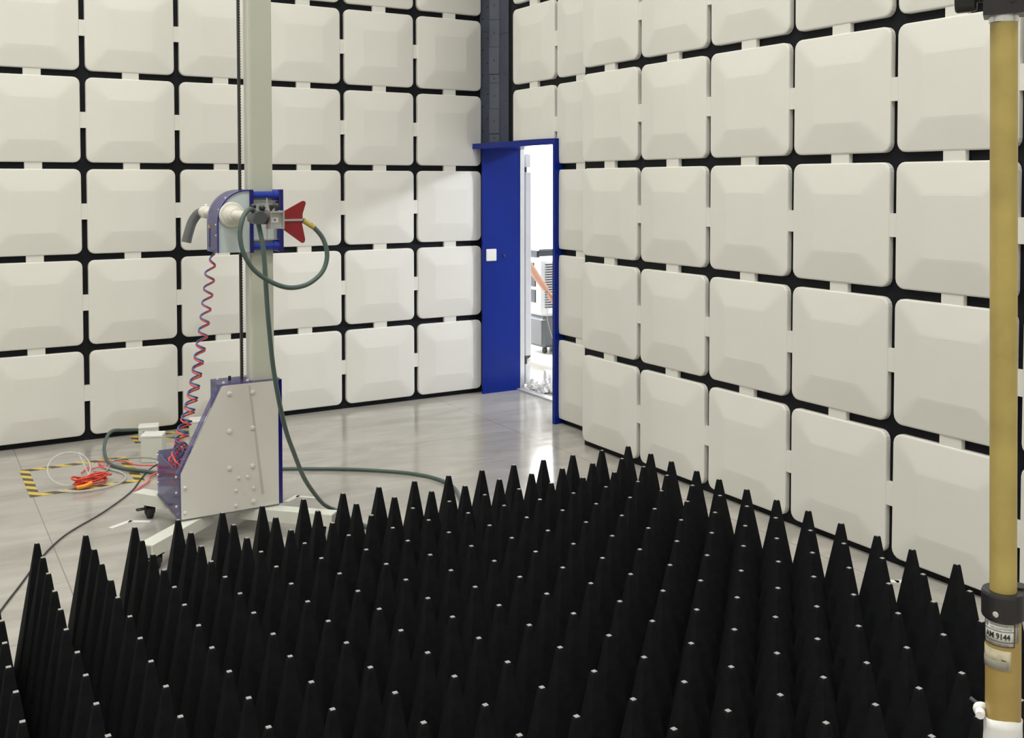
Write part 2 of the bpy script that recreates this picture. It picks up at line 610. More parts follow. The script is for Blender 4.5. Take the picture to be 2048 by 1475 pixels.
zc = HEAD + 0.055
edges_a = [2.02, 2.47, 2.92, 3.37, 3.82]
for a, b in zip(edges_a[:-1], edges_a[1:]):
    ferrite_piece(wall_left, (4.002, FL - .0005), (4.0885, FL - .0005), a + .001, b - .001, (0, -1),
                  [(.28, a + .1), (.8, a + .2), (.28, a + .3), (.8, a + .4)])
edges_b = [2.03, 2.10, 2.30, 2.51, 2.58, 2.80, 3.02, 3.25, 3.6]
for i, (a, b) in enumerate(zip(edges_b[:-1], edges_b[1:])):
    ferrite_piece(wall_corner, (4.0915, FL - .0005), (4.1495, 7.1005), a + .0015, b - .0015, (-1, -1), [(.5, (a + b) / 2)],
                  th=0.006 + 0.006 * (i % 3 == 1))
edges_d = [2.03, 2.45, 2.9, 3.35, 3.8]
for a, b in zip(edges_d[:-1], edges_d[1:]):
    ferrite_piece(wall_right, (4.1495, 7.098), (4.1495, 6.95), a + .001, b - .001, (-1, 0), [(.7, a + .12), (.7, a + .33)])

# ------------------------------------------------------------------ blue doorway and the opened shield door
door = thing('door_1', None, None, (4.1, 6.5, 0))
tag(door, kind='structure')
MB().box(3.975, OUT, DOOR_Y1, DOOR_Y1 + 0.02, 0, HEAD).build('reveal_panel', 'blue_paint', door)
MB().box(3.905, 4.30, 5.915, 7.112, HEAD, HEAD + 0.042).build('lintel', 'blue_paint', door)
MB().box(3.905, 4.30, 5.915, 5.945, 0, HEAD).build('jamb', 'blue_paint', door)
pl = MB().box(4.003, 4.097, DOOR_Y1 - .012, DOOR_Y1, 1.073, 1.17, .004).build('switch_plate', 'white_plastic', door)
MB().cyl((4.172, DOOR_Y1, 1.112), (4.172, DOOR_Y1 - .008, 1.112), .011, n=14).build('key_hole', 'dark_metal', door)
st = MB()
st.box(OUT - .01, OUT + .03, DOOR_Y1 - .005, DOOR_Y1 + .10, 0, 2.02)
st.box(OUT - .01, OUT + .03, 5.86, 5.925, 0, 2.02)
st.box(OUT - .01, OUT + .03, 5.86, DOOR_Y1 + .10, 1.985, 2.08)
st.build('door_frame', 'steel', door)
MB().box(OUT - .04, OUT + .03, 5.93, DOOR_Y1, 0.0, 0.012).build('threshold', 'steel', door)
lf = MB().box(4.385, 4.445, 7.085, 8.25, 0.27, 1.79, .006).build('door_leaf', 'door_grey', door)
MB().box(4.388, 4.438, 7.085, 8.25, 0.035, 0.20, .004).build('leaf_foot', 'door_grey', door)
MB().box(4.388, 4.438, 7.085, 8.25, 1.83, 1.94, .004).build('leaf_head', 'door_grey', door)
MB().cyl((4.40, 7.11, 0.2), (4.40, 7.11, 0.27), .016).box(4.39, 4.42, 7.15, 8.2, .2, .27).build('hinge', 'dark_metal', door)
MB().cyl((4.40, 7.11, 1.79), (4.40, 7.11, 1.83), .016).box(4.39, 4.42, 7.15, 8.2, 1.79, 1.83).build('hinge', 'dark_metal', door)

# ------------------------------------------------------------------ the hall outside the door
structure('hall_floor', MB().box(OUT, 10.2, 1.0, 11.7, -0.12, 0.0), 'hall_floor')
structure('hall_ceiling', MB().box(OUT, 10.2, 1.0, 11.7, 3.9, 4.0), 'hall_wall')
structure('wall_hall_right', MB().box(OUT, 10.2, 0.9, 1.0, 0, 3.9), 'hall_wall')
structure('wall_hall_back', MB().box(10.2, 10.3, 1.0, 11.7, 0, 3.9), 'hall_wall')
structure('wall_hall_left', MB().box(1.0, OUT, 7.4, 7.45, 0, 3.9).box(0.9, 1.0, 7.4, 11.7, 0, 3.9)
          .box(1.0, OUT, 7.45, 11.7, -.12, 0).box(1.0, OUT, 7.45, 11.7, 3.9, 4.0), 'hall_wall')
we = MB().box(0.9, 5.2, 11.7, 11.85, 0, 3.9).box(9.2, 10.3, 11.7, 11.85, 0, 3.9)
we.box(5.2, 9.2, 11.7, 11.85, 0, 0.45).box(5.2, 9.2, 11.7, 11.85, 3.4, 3.9)
structure('wall_hall_end', we, 'hall_wall')
win = thing('window_1', None, None, (7.2, 11.78, 0.45))
tag(win, kind='structure')
fr = MB()
for x in (5.2, 6.18, 7.18, 8.18, 9.15):
    fr.box(x, x + .05, 11.72, 11.80, .45, 3.4)
for z in (.45, 3.35):
    fr.box(5.2, 9.2, 11.72, 11.80, z, z + .05)
fr.build('window_frame', 'white_plastic', win)
for x in (5.25, 6.23, 7.23, 8.23):
    MB().box(x, x + .92, 11.765, 11.775, .5, 3.35).build('pane', 'window_glow', win)

# lamps
for i, (lx, ly) in enumerate(LAMP_SPOTS):
    names = ['far row, left of the mast', 'far row, above the absorbers', 'middle row, far side', 'middle row, right side',
             'behind the camera, far side', 'behind the camera, right side']
    t = thing('ceiling_lamp', 'square white ceiling lamp, ' + names[i], 'lamp', (lx, ly, ROOM_H - .06), 'ceiling lamps of the chamber')
    MB().box(lx - .42, lx + .42, ly - .42, ly + .42, ROOM_H - .04, ROOM_H, .005).build('housing', 'white_plastic', t)
    MB().box(lx - .39, lx + .39, ly - .39, ly + .39, ROOM_H - .05, ROOM_H - .041).build('diffuser', 'lamp_glow', t)
    L_ = area_light('lamp_light', (0, 0, -.0), .78, LAMP_W, LAMP_COL)
    L_.data.spread = math.radians(150)
    L_.parent = t
hx, hy, hz = HALL_LAMP
t = thing('hall_lamp', 'white square lamp hanging in the bright hall outside', 'lamp', (hx, hy, hz))
MB().box(hx - .3, hx + .3, hy - .3, hy + .3, hz + .02, hz + .08, .01).build('housing', 'white_plastic', t)
MB().cyl((hx, hy, hz + .08), (hx, hy, 3.9), .012).build('rod', 'dark_metal', t)
MB().box(hx - .28, hx + .28, hy - .28, hy + .28, hz + .01, hz + .019).build('diffuser', 'lamp_glow', t)
L_ = area_light('hall_lamp_light', HALL_LAMP, .45, HALL_W, (0.92, 0.96, 1.0), target=(3.6, 7.0, 1.0))

t = thing('hall_lamp', 'white square lamp on the hall ceiling behind the opened door', 'lamp', (5.0, 9.7, 3.86))  # extra lamp, added only to brighten the cooler and the hall
MB().box(4.6, 5.4, 9.3, 10.1, 3.86, 3.899, .01).build('housing', 'white_plastic', t)
MB().box(4.64, 5.36, 9.34, 10.06, 3.85, 3.859).build('diffuser', 'lamp_glow', t)
L_ = area_light('hall_lamp_light', (5.0, 9.7, 3.845), .7, 600.0, (0.95, 0.97, 1.0))

# ------------------------------------------------------------------ pyramid absorbers on the floor
CH, CB, CP = 0.535, 0.08, 0.15
def cone_mesh():
    mb = MB()
    b, tt = 0.0728, 0.0064
    zt = CH - CB - 0.0012
    prof = [(b, 0), (b, 0.012), (tt + .0015, zt - .004), (tt, zt)]
    v = []
    for h, z in prof:
        v += [(-h, -h, z), (h, -h, z), (h, h, z), (-h, h, z)]
    f = [(3, 2, 1, 0)]
    for k in range(3):
        for i in range(4):
            j = (i + 1) % 4
            f.append((k * 4 + i, k * 4 + j, k * 4 + 4 + j, k * 4 + 4 + i))
    f.append((12, 13, 14, 15))
    return mb.add(v, f).mesh('cone', 'absorber')
CONE = cone_mesh()
TIP = MB().box(-.0057, .0057, -.0057, .0057, 0, .0012).mesh('tip', 'absorber_tip')
BASE = MB().box(-2 * CP + .002, 2 * CP - .002, -2 * CP + .004, 2 * CP - .004, 0, CB, .004).mesh('base_slab', 'absorber')
ORD_R = ['back row', 'second row from the back', 'third row from the back', 'front row']
ORD_C = ['rightmost', 'second from the right', 'middle', 'second from the left', 'leftmost']
PY = 0.1485
for br in range(4):
    for bc in range(5):
        cx = 2.75 - (bc * 4 + 1.5) * CP
        cy = 3.59 - (br * 4 + 1.5) * PY - .012 * (cx - .6)
        blk = thing('pyramid_absorber', 'black pyramid absorber block, %s in the %s' % (ORD_C[bc], ORD_R[br]),
                    'foam absorber', (cx, cy, 0), 'black pyramid absorber blocks on the floor')
        o = bpy.data.objects.new('base_slab', BASE); col.objects.link(o); o.parent = blk
        for i in range(4):
            for j in range(4):
                o = bpy.data.objects.new('cone', CONE); col.objects.link(o); o.parent = blk
                x = 2.75 - (bc * 4 + i) * CP
                y = 3.59 - (br * 4 + j) * PY - .012 * (x - .6)
                o.location = (x - cx, y - cy, CB - .001)
                o.rotation_euler = (random.gauss(0, .006), random.gauss(0, .006), random.gauss(0, .012))
                q = bpy.data.objects.new('tip', TIP); col.objects.link(q); q.parent = o
                q.location = (0, 0, CH - CB - .0012)

# ------------------------------------------------------------------ antenna mast on its trolley
AM = thing('antenna_mast', 'cream antenna mast rising from a grey and blue trolley cabinet', 'antenna mast', (1.31, 4.98, 0))
FY = 4.78
outline = [(1.078, .14), (1.076, .352), (1.268, .738), (1.280, .746), (1.543, .746), (1.543, .137)]
fp = MB().prism(outline, FY, FY + .010, 'y').build('front_panel', 'panel_grey', AM)
bolts = [(1.307, .706), (1.417, .701), (1.305, .526), (1.416, .529), (1.303, .349), (1.414, .345), (1.346, .297),
         (1.389, .295), (1.333, .238), (1.418, .237), (1.332, .166), (1.417, .172), (1.095, .288), (1.094, .171)]
for i, (x, z) in enumerate(bolts):
    r = .011 if i < 6 or i == 11 else .0075
    MB().revolve((x, FY, z), (0, -1, 0), [(0, r), (.006, r), (.009, r * .6)], 12).build('bolt', 'panel_grey', fp)
# hidden-side guide strip glued diagonally on the face
MB().prism([(1.398, .735), (1.407, .735), (1.47, .20), (1.457, .20)], FY - .0015, FY, 'y').build('guide_strip', 'strip_grey', fp)
MB().box(1.545, 1.562, FY, 5.25, .14, .75).build('side_panel', 'dark_blue', AM, label='dark blue side panel')
# sloped see-through side of the tower
def slab(p0, p1, y0, y1, th):
    a = Vector((p0[0], 0, p0[1])); b = Vector((p1[0], 0, p1[1]))
    n = (b - a).cross(Vector((0, 1, 0))).normalized() * th
    v = [(a.x, y0, a.z), (b.x, y0, b.z), (b.x + n.x, y0, b.z + n.z), (a.x + n.x, y0, a.z + n.z)]
    v += [(p[0], y1, p[2]) for p in v]
    return MB().add(v, [(0, 1, 2, 3), (7, 6, 5, 4), (0, 4, 5, 1), (1, 5, 6, 2), (2, 6, 7, 3), (3, 7, 4, 0)])
slab((1.070, .352), (1.262, .742), FY - .001, FY + .04, .008).build('sloped_panel', 'clear_blue', AM, label='violet blue sloped edge panel')
MB().box(1.258, 1.545, FY + .004, 4.93, .746, .754).build('top_plate', 'clear_blue', AM, label='see-through violet top plate')
for x, y in ((1.285, 4.80), (1.285, 4.91), (1.40, 4.80), (1.42, 4.92)):
    MB().cyl((x, y, .754), (x, y, .762), .007, n=10).build('screw', 'white_plastic', AM)
MB().cyl((1.33, 4.86, .754), (1.33, 4.86, .775), .007, n=10).build('peg', 'rubber', AM)
MB().box(1.258, 1.545, 4.93, 4.938, .36, .754).build('back_plate', 'clear_blue', AM)
# lower open box
lp = MB().box(1.069, 1.076, FY, 5.25, .14, .352).build('box_side', 'clear_blue', AM, label='see-through violet box side')
for y, z in ((4.83, .33), (4.83, .255), (4.83, .19), (5.235, .34), (5.235, .30), (5.235, .24), (5.235, .2)):
    MB().cyl((1.070, y, z), (1.063, y, z), .006, n=10).build('screw', 'white_plastic', lp)
MB().box(1.076, 1.545, 5.243, 5.25, .14, .36).build('box_back', 'clear_blue', AM)
MB().box(1.065, 1.545, FY, 5.25, .132, .14).build('bottom_plate', 'clear_grey', AM)
mb = MB().box(1.10, 1.18, 4.83, 4.93, .14, .20, .01).cyl((1.10, 4.86, .19), (1.085, 4.86, .19), .02)
mb.build('motor', 'dark_blue', AM)
# column and belt
cm = MB().box(1.425, 1.531, 4.797, 4.89, .14, 4.6, .004).build('column', 'mast_paint', AM)
MB().box(1.419, 1.425, 4.81, 4.885, .75, 4.6).box(1.531, 1.534, 4.81, 4.885, .75, 4.6).build('guide_rail', 'cream_paint', AM)
MB().box(1.41, 1.546, 4.78, 4.91, 4.6, 4.66, .006).build('column_cap', 'dark_blue', AM)
bl = MB().box(1.381, 1.391, 4.842, 4.86, .60, 4.6)
z = .62
while z < 4.6:
    bl.box(1.391, 1.3935, 4.842, 4.86, z, z + .006)
    z += .013
bl.build('toothed_belt', 'belt', AM)
# splayed legs with casters
ctr = Vector((1.305, 4.96, 0))
for ex, ey in ((.872, 4.557), (1.735, 4.535), (1.0, 5.385), (1.70, 5.42)):
    e = Vector((ex, ey, 0)); d = (e - ctr).normalized(); p = Vector((-d.y, d.x, 0)); w = .038
    s0 = ctr + d * .12
    v = []
    for z in (.075, .131):
        for q, k in ((s0, -1), (e, -1), (e, 1), (s0, 1)):
            a = q + p * w * k; v.append((a.x, a.y, z))
    leg = MB().add(v, [(0, 3, 2, 1), (4, 5, 6, 7), (0, 1, 5, 4), (1, 2, 6, 5), (2, 3, 7, 6), (3, 0, 4, 7)])
    leg.build('leg', 'cream_paint', AM)
    e2 = e + d * .0005
    cap = MB()
    v = []
    for z in (.081, .125):
        for k in (-1, 1):
            a = e2 + p * (w - .008) * k; v.append((a.x, a.y, z))
    cap.add(v, [(0, 1, 3, 2)]).build('leg_opening', 'cable_grey', AM)
    c = e - d * .075
    cs = MB().box(c.x - .03, c.x + .03, c.y - .03, c.y + .03, .070, .075)
    cs.prism([(c.y - .024, .070), (c.y + .024, .070), (c.y + .012, .025), (c.y - .012, .025)], c.x - .024, c.x - .019, 'x')
    cs.prism([(c.y - .024, .070), (c.y + .024, .070), (c.y + .012, .025), (c.y - .012, .025)], c.x + .019, c.x + .024, 'x')
    ca = cs.build('caster', 'rubber', AM)
    MB().revolve((c.x - .017, c.y, .034), (1, 0, 0), [(0, .027), (.004, .034), (.030, .034), (.034, .027)], 20).build('wheel', 'rubber', ca)
    MB().cyl((c.x - .0185, c.y, .034), (c.x + .0185, c.y, .034), .012, n=12).build('wheel_hub', 'screw_metal', ca)
    q = c - Vector((.045, 0, 0))
    MB().box(q.x - .022, q.x + .02, q.y - .012, q.y + .012, .046, .056, .003).build('brake_lever', 'knob_black', ca)

# ------------------------------------------------------------------ carriage that rides on the column
CG = thing('mast_carriage', 'blue and white antenna carriage clamped halfway up the cream mast', 'carriage', (1.38, 4.82, 1.38))
def arc_outline(x0, x1, z0, z1, rx, rz, n=12):
    pts = [(x0, z0)]
    for k in range(n + 1):
        a = PI - (PI / 2) * k / n
        pts.append((x0 + rx + rx * math.cos(a), z1 - rz + rz * math.sin(a)))
    pts += [(x1, z1), (x1, z0)]
    return pts
ol = arc_outline(1.249, 1.402, 1.378, 1.673, .14, .15)
MB().prism(ol, 4.75, 4.757, 'y').build('front_plate', 'carriage_plate', CG, label='pale blue front plate')
MB().prism(ol, 4.925, 4.932, 'y').build('rear_plate', 'carriage_plate', CG)
# curved band along the outer edge
band = MB()
pts = ol[:-2] + [(1.402, 1.673)]
v = []
for (x, z) in pts:
    v.append((x, 4.746, z)); v.append((x, 4.935, z))
inner = []
for i, (x, z) in enumerate(pts):
    if i == 0: n = Vector((1, 0))
    else:
        cx_, cz_ = 1.389, 1.523
        n = Vector((cx_ - x, (cz_ - z) if z > 1.523 else 0)).normalized()
    inner.append((x + n.x * .006, z + n.y * .006))
nn = len(v)
for (x, z) in inner:
    v.append((x, 4.746, z)); v.append((x, 4.935, z))
f = []
for i in range(len(pts) - 1):
    a = 2 * i
    f.append((a, a + 1, a + 3, a + 2)); f.append((nn + a, nn + a + 2, nn + a + 3, nn + a + 1))
    f.append((a, a + 2, nn + a + 2, nn + a)); f.append((a + 1, nn + a + 1, nn + a + 3, a + 3))
bo = band.add(v, f).build('curved_band', 'clear_blue', CG, label='see-through violet curved cover strip')
rim = MB()
v = []
for (x, z), (xi, zi) in zip(pts, inner):
    v += [(x - .001, 4.742, z), (xi, 4.742, zi), (x - .001, 4.7462, z), (xi, 4.7462, zi)]
f = []
for i in range(len(pts) - 1):
    a = 4 * i
    f += [(a, a + 4, a + 5, a + 1), (a + 2, a + 3, a + 7, a + 6), (a, a + 2, a + 6, a + 4), (a + 1, a + 5, a + 7, a + 3)]
rim.add(v, f).build('rim', 'violet_blue_edge', CG)
for (x, z) in ((1.249, 1.46), (1.249, 1.51), (1.262, 1.58), (1.295, 1.635)):
    MB().sphere((x, 4.77, z), .0045, 8, 6).build('screw', 'white_plastic', bo)
MB().box(1.2465, 1.2495, 4.88, 4.905, 1.40, 1.49).build('slot', 'dark_blue', bo)
MB().box(1.2462, 1.2492, 4.875, 4.905, 1.49, 1.505).build('yellow_tag', 'brass_yellow', bo)
# blue frame bars and rollers
for x0, x1 in ((1.402, 1.420), (1.545, 1.566)):
    MB().box(x0, x1, 4.742, 4.95, 1.374, 1.674, .002).build('frame_bar', 'dark_blue', CG, label='dark blue frame bar')
for z in (1.648, 1.402):
    MB().revolve((1.42, 4.768, z), (1, 0, 0), [(0, .021), (.006, .021), (.008, .0175), (.10, .0175), (.102, .023), (.125, .023)], 20)\
        .build('roller', 'roller_blue', CG, label='glossy blue roller')
MB().box(1.42, 1.545, 4.786, 4.792, 1.43, 1.62).build('middle_plate', 'carriage_plate', CG)
MB().box(1.42, 1.545, 4.776, 4.786, 1.617, 1.622).box(1.42, 1.545, 4.776, 4.786, 1.43, 1.437).box(1.53, 1.535, 4.776, 4.786, 1.437, 1.617)\
    .build('plate_rail', 'alu', CG)
# boom: pipe along y through the box
BX, BZ = 1.316, 1.556
MB().cyl((BX, 5.22, BZ), (BX, 4.36, BZ), .0225, n=24).build('boom_pipe', 'pvc', CG, label='cream plastic boom pipe')
fl = MB().revolve((BX, 4.75, BZ), (0, -1, 0), [(0, .060), (.010, .060), (.012, .056), (.018, .056)], 28)
fl.build('flange', 'pvc', CG)
MB().revolve((BX, 4.732, BZ), (0, -1, 0), [(0, .044), (.014, .044), (.016, .037), (.032, .037), (.034, .030), (.06, .030)], 28).build('flange_hub', 'pvc', CG)
MB().revolve((BX, 4.932, BZ), (0, 1, 0), [(0, .055), (.014, .055), (.016, .036), (.04, .036)], 24).build('flange', 'pvc', CG)
MB().revolve((BX - .002, 5.19, BZ), (0, 1, 0), [(0, .026), (.004, .031), (.05, .031), (.054, .027)], 24).build('pipe_collar', 'pvc', CG)
MB().sphere((BX, 5.21, BZ + .034), .009, 8, 6).build('collar_screw', 'white_plastic', CG)
path = catmull([(BX, 5.235, BZ), (BX - .025, 5.27, BZ - .008), (BX - .052, 5.285, BZ - .05), (BX - .072, 5.285, BZ - .11), (BX - .083, 5.285, BZ - .155)], 6)
MB().tube(path, .0245, 16).build('elbow', 'pvc_grey', CG, label='grey down-turned pipe elbow')
# tee clamp with star knobs at the boom's free end
te = MB().revolve((BX, 4.405, BZ), (0, -1, 0), [(0, .027), (.01, .031), (.10, .031), (.115, .028)], 24)
te.cyl((BX, 4.34, BZ), (BX + .042, 4.34, BZ), .031, n=20)
te.build('tee', 'tee_grey', CG, label='dark grey tee at the boom end')
MB().revolve((BX, 4.42, BZ), (0, -1, 0), [(0, .025), (.016, .025)], 20).build('pipe_collar', 'pvc', CG)
def knob(x, y, z, parent, r=.013):
    m_ = MB()
    m_.cyl((x, y, z), (x, y, z + .012), .006, n=8)
    m_.revolve((x, y, z + .01), (.25, 0, 1), [(0, r * .55), (.010, r), (.018, r), (.026, r * .35)], 6)
    return m_.build('star_knob', 'knob_black', parent)
knob(BX - .02, 4.345, BZ + .024, CG)
knob(BX + .016, 4.335, BZ + .018, CG, .015)

# ------------------------------------------------------------------ horn antenna
HN = thing('horn_antenna', 'red two-finned horn antenna on the end of the boom', 'antenna', (1.36, 4.34, BZ))
HZ = 1.540
MB().box(1.3575, 1.360, 4.336, 4.344, 1.456, 1.640).build('bracket_plate', 'pink_acrylic', HN, label='thin pinkish bracket strip')
MB().box(1.3595, 1.3625, 4.322, 4.358, HZ - .036, HZ + .05).build('clamp_plate', 'pink_acrylic', HN)
bk = MB().box(1.3625, 1.366, 4.302, 4.378, HZ - .036, HZ + .044).box(1.4205, 1.4245, 4.302, 4.378, HZ - .036, HZ + .044)
bk.box(1.366, 1.4205, 4.308, 4.372, HZ + .036, HZ + .042).box(1.366, 1.4205, 4.308, 4.372, HZ - .034, HZ - .028)
bk.box(1.366, 1.4205, 4.33, 4.35, HZ - .028, HZ + .036)
bk.build('feed_block', 'alu', HN, label='square metal feed block')
MB().box(1.372, 1.405, 4.326, 4.331, HZ - .007, HZ + .014).build('feed_plate', 'white_plastic', HN)
MB().cyl((1.389, 4.3262, HZ + .004), (1.389, 4.324, HZ + .004), .004, n=10).build('feed_hole', 'knob_black', HN)
for x in (1.378, 1.402):
    knob(x, 4.345, HZ + .040, HN, .012)
def fin(sgn):
    if sgn > 0:
        poly = [(1.4245, .006), (1.4245, .036), (1.515, .084), (1.524, .086), (1.532, .082), (1.534, .074), (1.519, .028), (1.519, .004)]
    else:
        poly = [(1.4245, -.003), (1.519, -.001), (1.517, -.02), (1.530, -.085), (1.528, -.096), (1.521, -.102), (1.512, -.100), (1.4245, -.035)]
    mb_ = MB().prism([(x, HZ + z) for x, z in poly], 4.3365, 4.3435, 'y')
    return mb_.build('fin', 'horn_red', HN, label='dark red fin')
fin(1); fin(-1)
MB().box(1.405, 1.521, 4.331, 4.349, HZ - .003, HZ + .006).build('centre_rod', 'alu', HN)

# ------------------------------------------------------------------ cables and hoses
def cable(name, pts, r, mt, label, cat='cable', n=8, sub=8, group=None):
    return MB().tube(catmull(pts, sub), r, n).build(name, mt, loc=pts[0], label=label, cat=cat, group=group)

cx_pts = [(1.519, 4.34, 1.541), (1.535, 4.338, 1.530), (1.569, 4.33, 1.506), (1.608, 4.32, 1.453), (1.622, 4.31, 1.38), (1.595, 4.30, 1.309), (1.525, 4.29, 1.259),
          (1.438, 4.28, 1.248), (1.355, 4.27, 1.277), (1.278, 4.265, 1.333), (1.233, 4.265, 1.406), (1.219, 4.27, 1.482), (1.231, 4.28, 1.546),
          (1.256, 4.30, 1.582), (1.284, 4.325, 1.592), (1.308, 4.345, 1.572), (1.322, 4.342, 1.52), (1.336, 4.32, 1.40), (1.345, 4.31, 1.194), (1.358, 4.32, 1.061), (1.376, 4.33, .905),
          (1.404, 4.34, .747), (1.455, 4.40, .592), (1.532, 4.52, .451), (1.640, 4.68, .27), (1.774, 4.84, .101), (1.84, 4.90, .04),
          (1.886, 4.905, .012), (1.90, 4.77, .012), (1.932, 4.571, .012), (2.025, 4.424, .012), (2.183, 4.362, .012), (2.363, 4.484, .012), (2.506, 4.698, .012),
          (2.589, 4.935, .012), (2.591, 5.111, .012), (2.536, 5.259, .012), (2.437, 5.39, .012), (2.231, 5.575, .012), (2.032, 5.707, .012), (1.892, 5.792, .012),
          (1.6, 5.92, .012), (1.268, 6.075, .012), (1.186, 6.16, .012), (1.072, 6.30, .014), (1.021, 6.424, .03), (1.03, 6.60, .08), (1.10, 6.80, .12), (1.20, 6.89, .10), (1.315, 6.95, .075)]
cg = cable('coaxial_cable', cx_pts, .0105, 'cable_green', 'long green coaxial cable looping from the red horn down to the floor', n=10)
cb = MB().tube(catmull([(1.515, 4.34, 1.5435), (1.535, 4.338, 1.530), (1.569, 4.33, 1.506)], 6)[3:], .0118, 10)
cb.build('cable_collar', 'brass_yellow', cg, label='yellow sleeve')

def coil(name, mt, label, phase, drift, dz):
    ctrl = [(1.29, 1.375), (1.268, 1.307), (1.262, 1.234), (1.252, 1.15), (1.242, 1.077), (1.231, .993), (1.218, .921), (1.208, .859), (1.198, .796),
            (1.185, .727), (1.173, .665), (1.158, .606), (1.143, .557), (1.126, .506), (1.118, .458)]
    N = 420
    path = []
    for i in range(N + 1):
        t = i / N
        u = t * (len(ctrl) - 1); k = min(int(u), len(ctrl) - 2); fr_ = u - k
        x = ctrl[k][0] * (1 - fr_) + ctrl[k + 1][0] * fr_
        z = ctrl[k][1] * (1 - fr_) + ctrl[k + 1][1] * fr_
        z += dz * t
        # turns tighten towards the bottom
        sfr = (1.375 - z) / .917
        an = 2 * PI * (11.9 * sfr + 2.6 * sfr * sfr) + phase + drift * max(0, sfr - .3)
        rr = .0225 * min(1, t * 12 + .1) * (1 + .5 * max(0, t - .5))
        path.append(Vector((x + math.cos(an) * rr, 4.95 + math.sin(an) * rr, z)))
    rnd = random.Random(5 if phase == 0 else 9)
    last = path[-1]
    loops = []
    nl = 9
    for k in range(nl):
        c = Vector((1.120 + rnd.uniform(-.016, .03), 4.965 + rnd.uniform(-.04, .05), .425 - .017 * k + rnd.uniform(-.015, .015)))
        ax = Vector((rnd.uniform(-1, 1), rnd.uniform(-1, 1), rnd.uniform(.1, .9))).normalized()
        e1 = ax.cross(Vector((.3, .2, .9))).normalized(); e2 = ax.cross(e1)
        R = rnd.uniform(.036, .050) if k < 6 else .03
        for q in range(10):
            a = 2 * PI * q / 10
            p = c + e1 * math.cos(a) * R + e2 * math.sin(a) * R
            p.x = max(p.x, 1.088 if p.z < .37 else 1.05)
            loops.append(p)
    pts_ = path[:-1] + catmull([last] + loops + [Vector((1.13, 4.98, .22)), Vector((1.10, 5.12, .19))], 3)
    return MB().tube(pts_, .0043, 6).build(name, mt, loc=(1.12, 4.95, .16), label=label, cat='hose')
coil('coiled_hose', 'hose_red', 'red spiral air hose hanging from the carriage into the trolley', 0, 0.3, 0.0)
coil('coiled_hose', 'hose_blue', 'blue spiral air hose twisted around the red one', 0.35, 2.4, 0.004)

# red cords bundled inside the trolley box
rb = []
for k in range(5):
    rb += [(1.10 + .012 * k, 5.21, .20 + .012 * k), (1.12, 5.05, .235 - .01 * k), (1.15 + .008 * k, 4.90, .215 + .006 * k), (1.13, 5.04, .20 + .012 * k)]
cable('red_cord', rb, .0045, 'orange_red', 'tangled red cord lying inside the violet trolley box', 'cord', n=6, sub=5)
MB().tube(catmull([(1.12, 4.97, .236), (1.14, 4.93, .238), (1.16, 4.88, .232)], 4), .010, 8).build('cord_plug', 'amber', loc=(1.14, 4.93, .23),
        label='yellow cable plug inside the violet trolley box', cat='plug')

# black cable across the floor
cable('floor_cable', [(0.13, 3.98, .006), (.296, 4.446, .006), (.39, 4.693, .006), (.496, 4.974, .006), (.636, 5.253, .006), (.847, 5.514, .006), (1.033, 5.795, .006),
                      (1.127, 6.011, .006), (1.20, 6.16, .012), (1.26, 6.13, .06), (1.29, 6.16, .08), (1.33, 6.18, .03)], .0038, 'cable_black',
      'thin black cable running across the floor toward the trolley', sub=6)

# ------------------------------------------------------------------ hazard tape frames on the floor
def tape_frame(label, x0, x1, y0, y1, w=.05):
    t = thing('hazard_tape_frame', label, 'floor tape', (x0, y0, 0), 'hazard tape frames on the floor')
    h0, h1 = 0.0004, .0016
    MB().box(x0, x0 + w, y0, y1, h0, h1).build('tape_strip', 'hazard', t)
    MB().box(x1 - w, x1, y0, y1, h0, h1).build('tape_strip', 'hazard', t)
    MB().box(x0 + w, x1 - w, y0, y0 + w, h0, h1).build('tape_strip', 'hazard', t)
    MB().box(x0 + w, x1 - w, y1 - w, y1, h0, h1).build('tape_strip', 'hazard', t)
tape_frame('yellow and black hazard tape square beside the trolley, around the red cord', .555, 1.155, 6.005, 6.605)
tape_frame('yellow and black hazard tape square under the white boxes by the wall', 1.27, 1.87, 6.90, 7.10)

# corner marks of white tape
def mark(label, pts):
    t = thing('corner_mark', label, 'floor tape', (pts[1][0], pts[1][1], 0), 'white tape corner marks')
    w = .03
    for a, b in ((pts[0], pts[1]), (pts[1], pts[2])):
        a = Vector((a[0], a[1], 0)); b = Vector((b[0], b[1], 0)); d = (b - a).normalized(); p = Vector((-d.y, d.x, 0)) * w / 2
        b = b + d * w / 2
        v = [(q.x, q.y, z) for z in (.0004, .0015) for q in (a - p, b - p, b + p, a + p)]
        MB().add(v, [(0, 3, 2, 1), (4, 5, 6, 7), (0, 1, 5, 4), (1, 2, 6, 5), (2, 3, 7, 6), (3, 0, 4, 7)]).build('tape_strip', 'white_tape', t)
mark('white angled tape mark on the floor left of the trolley', [(.843, 5.262), (.94, 5.318), (1.02, 5.27)])
mark('white angled tape mark on the floor right of the trolley', [(1.722, 5.215), (1.80, 5.275), (1.875, 5.205)])
mark('small white tape mark at the foot of the right wall', [(3.585, 2.84), (3.605, 2.815), (3.635, 2.80)])

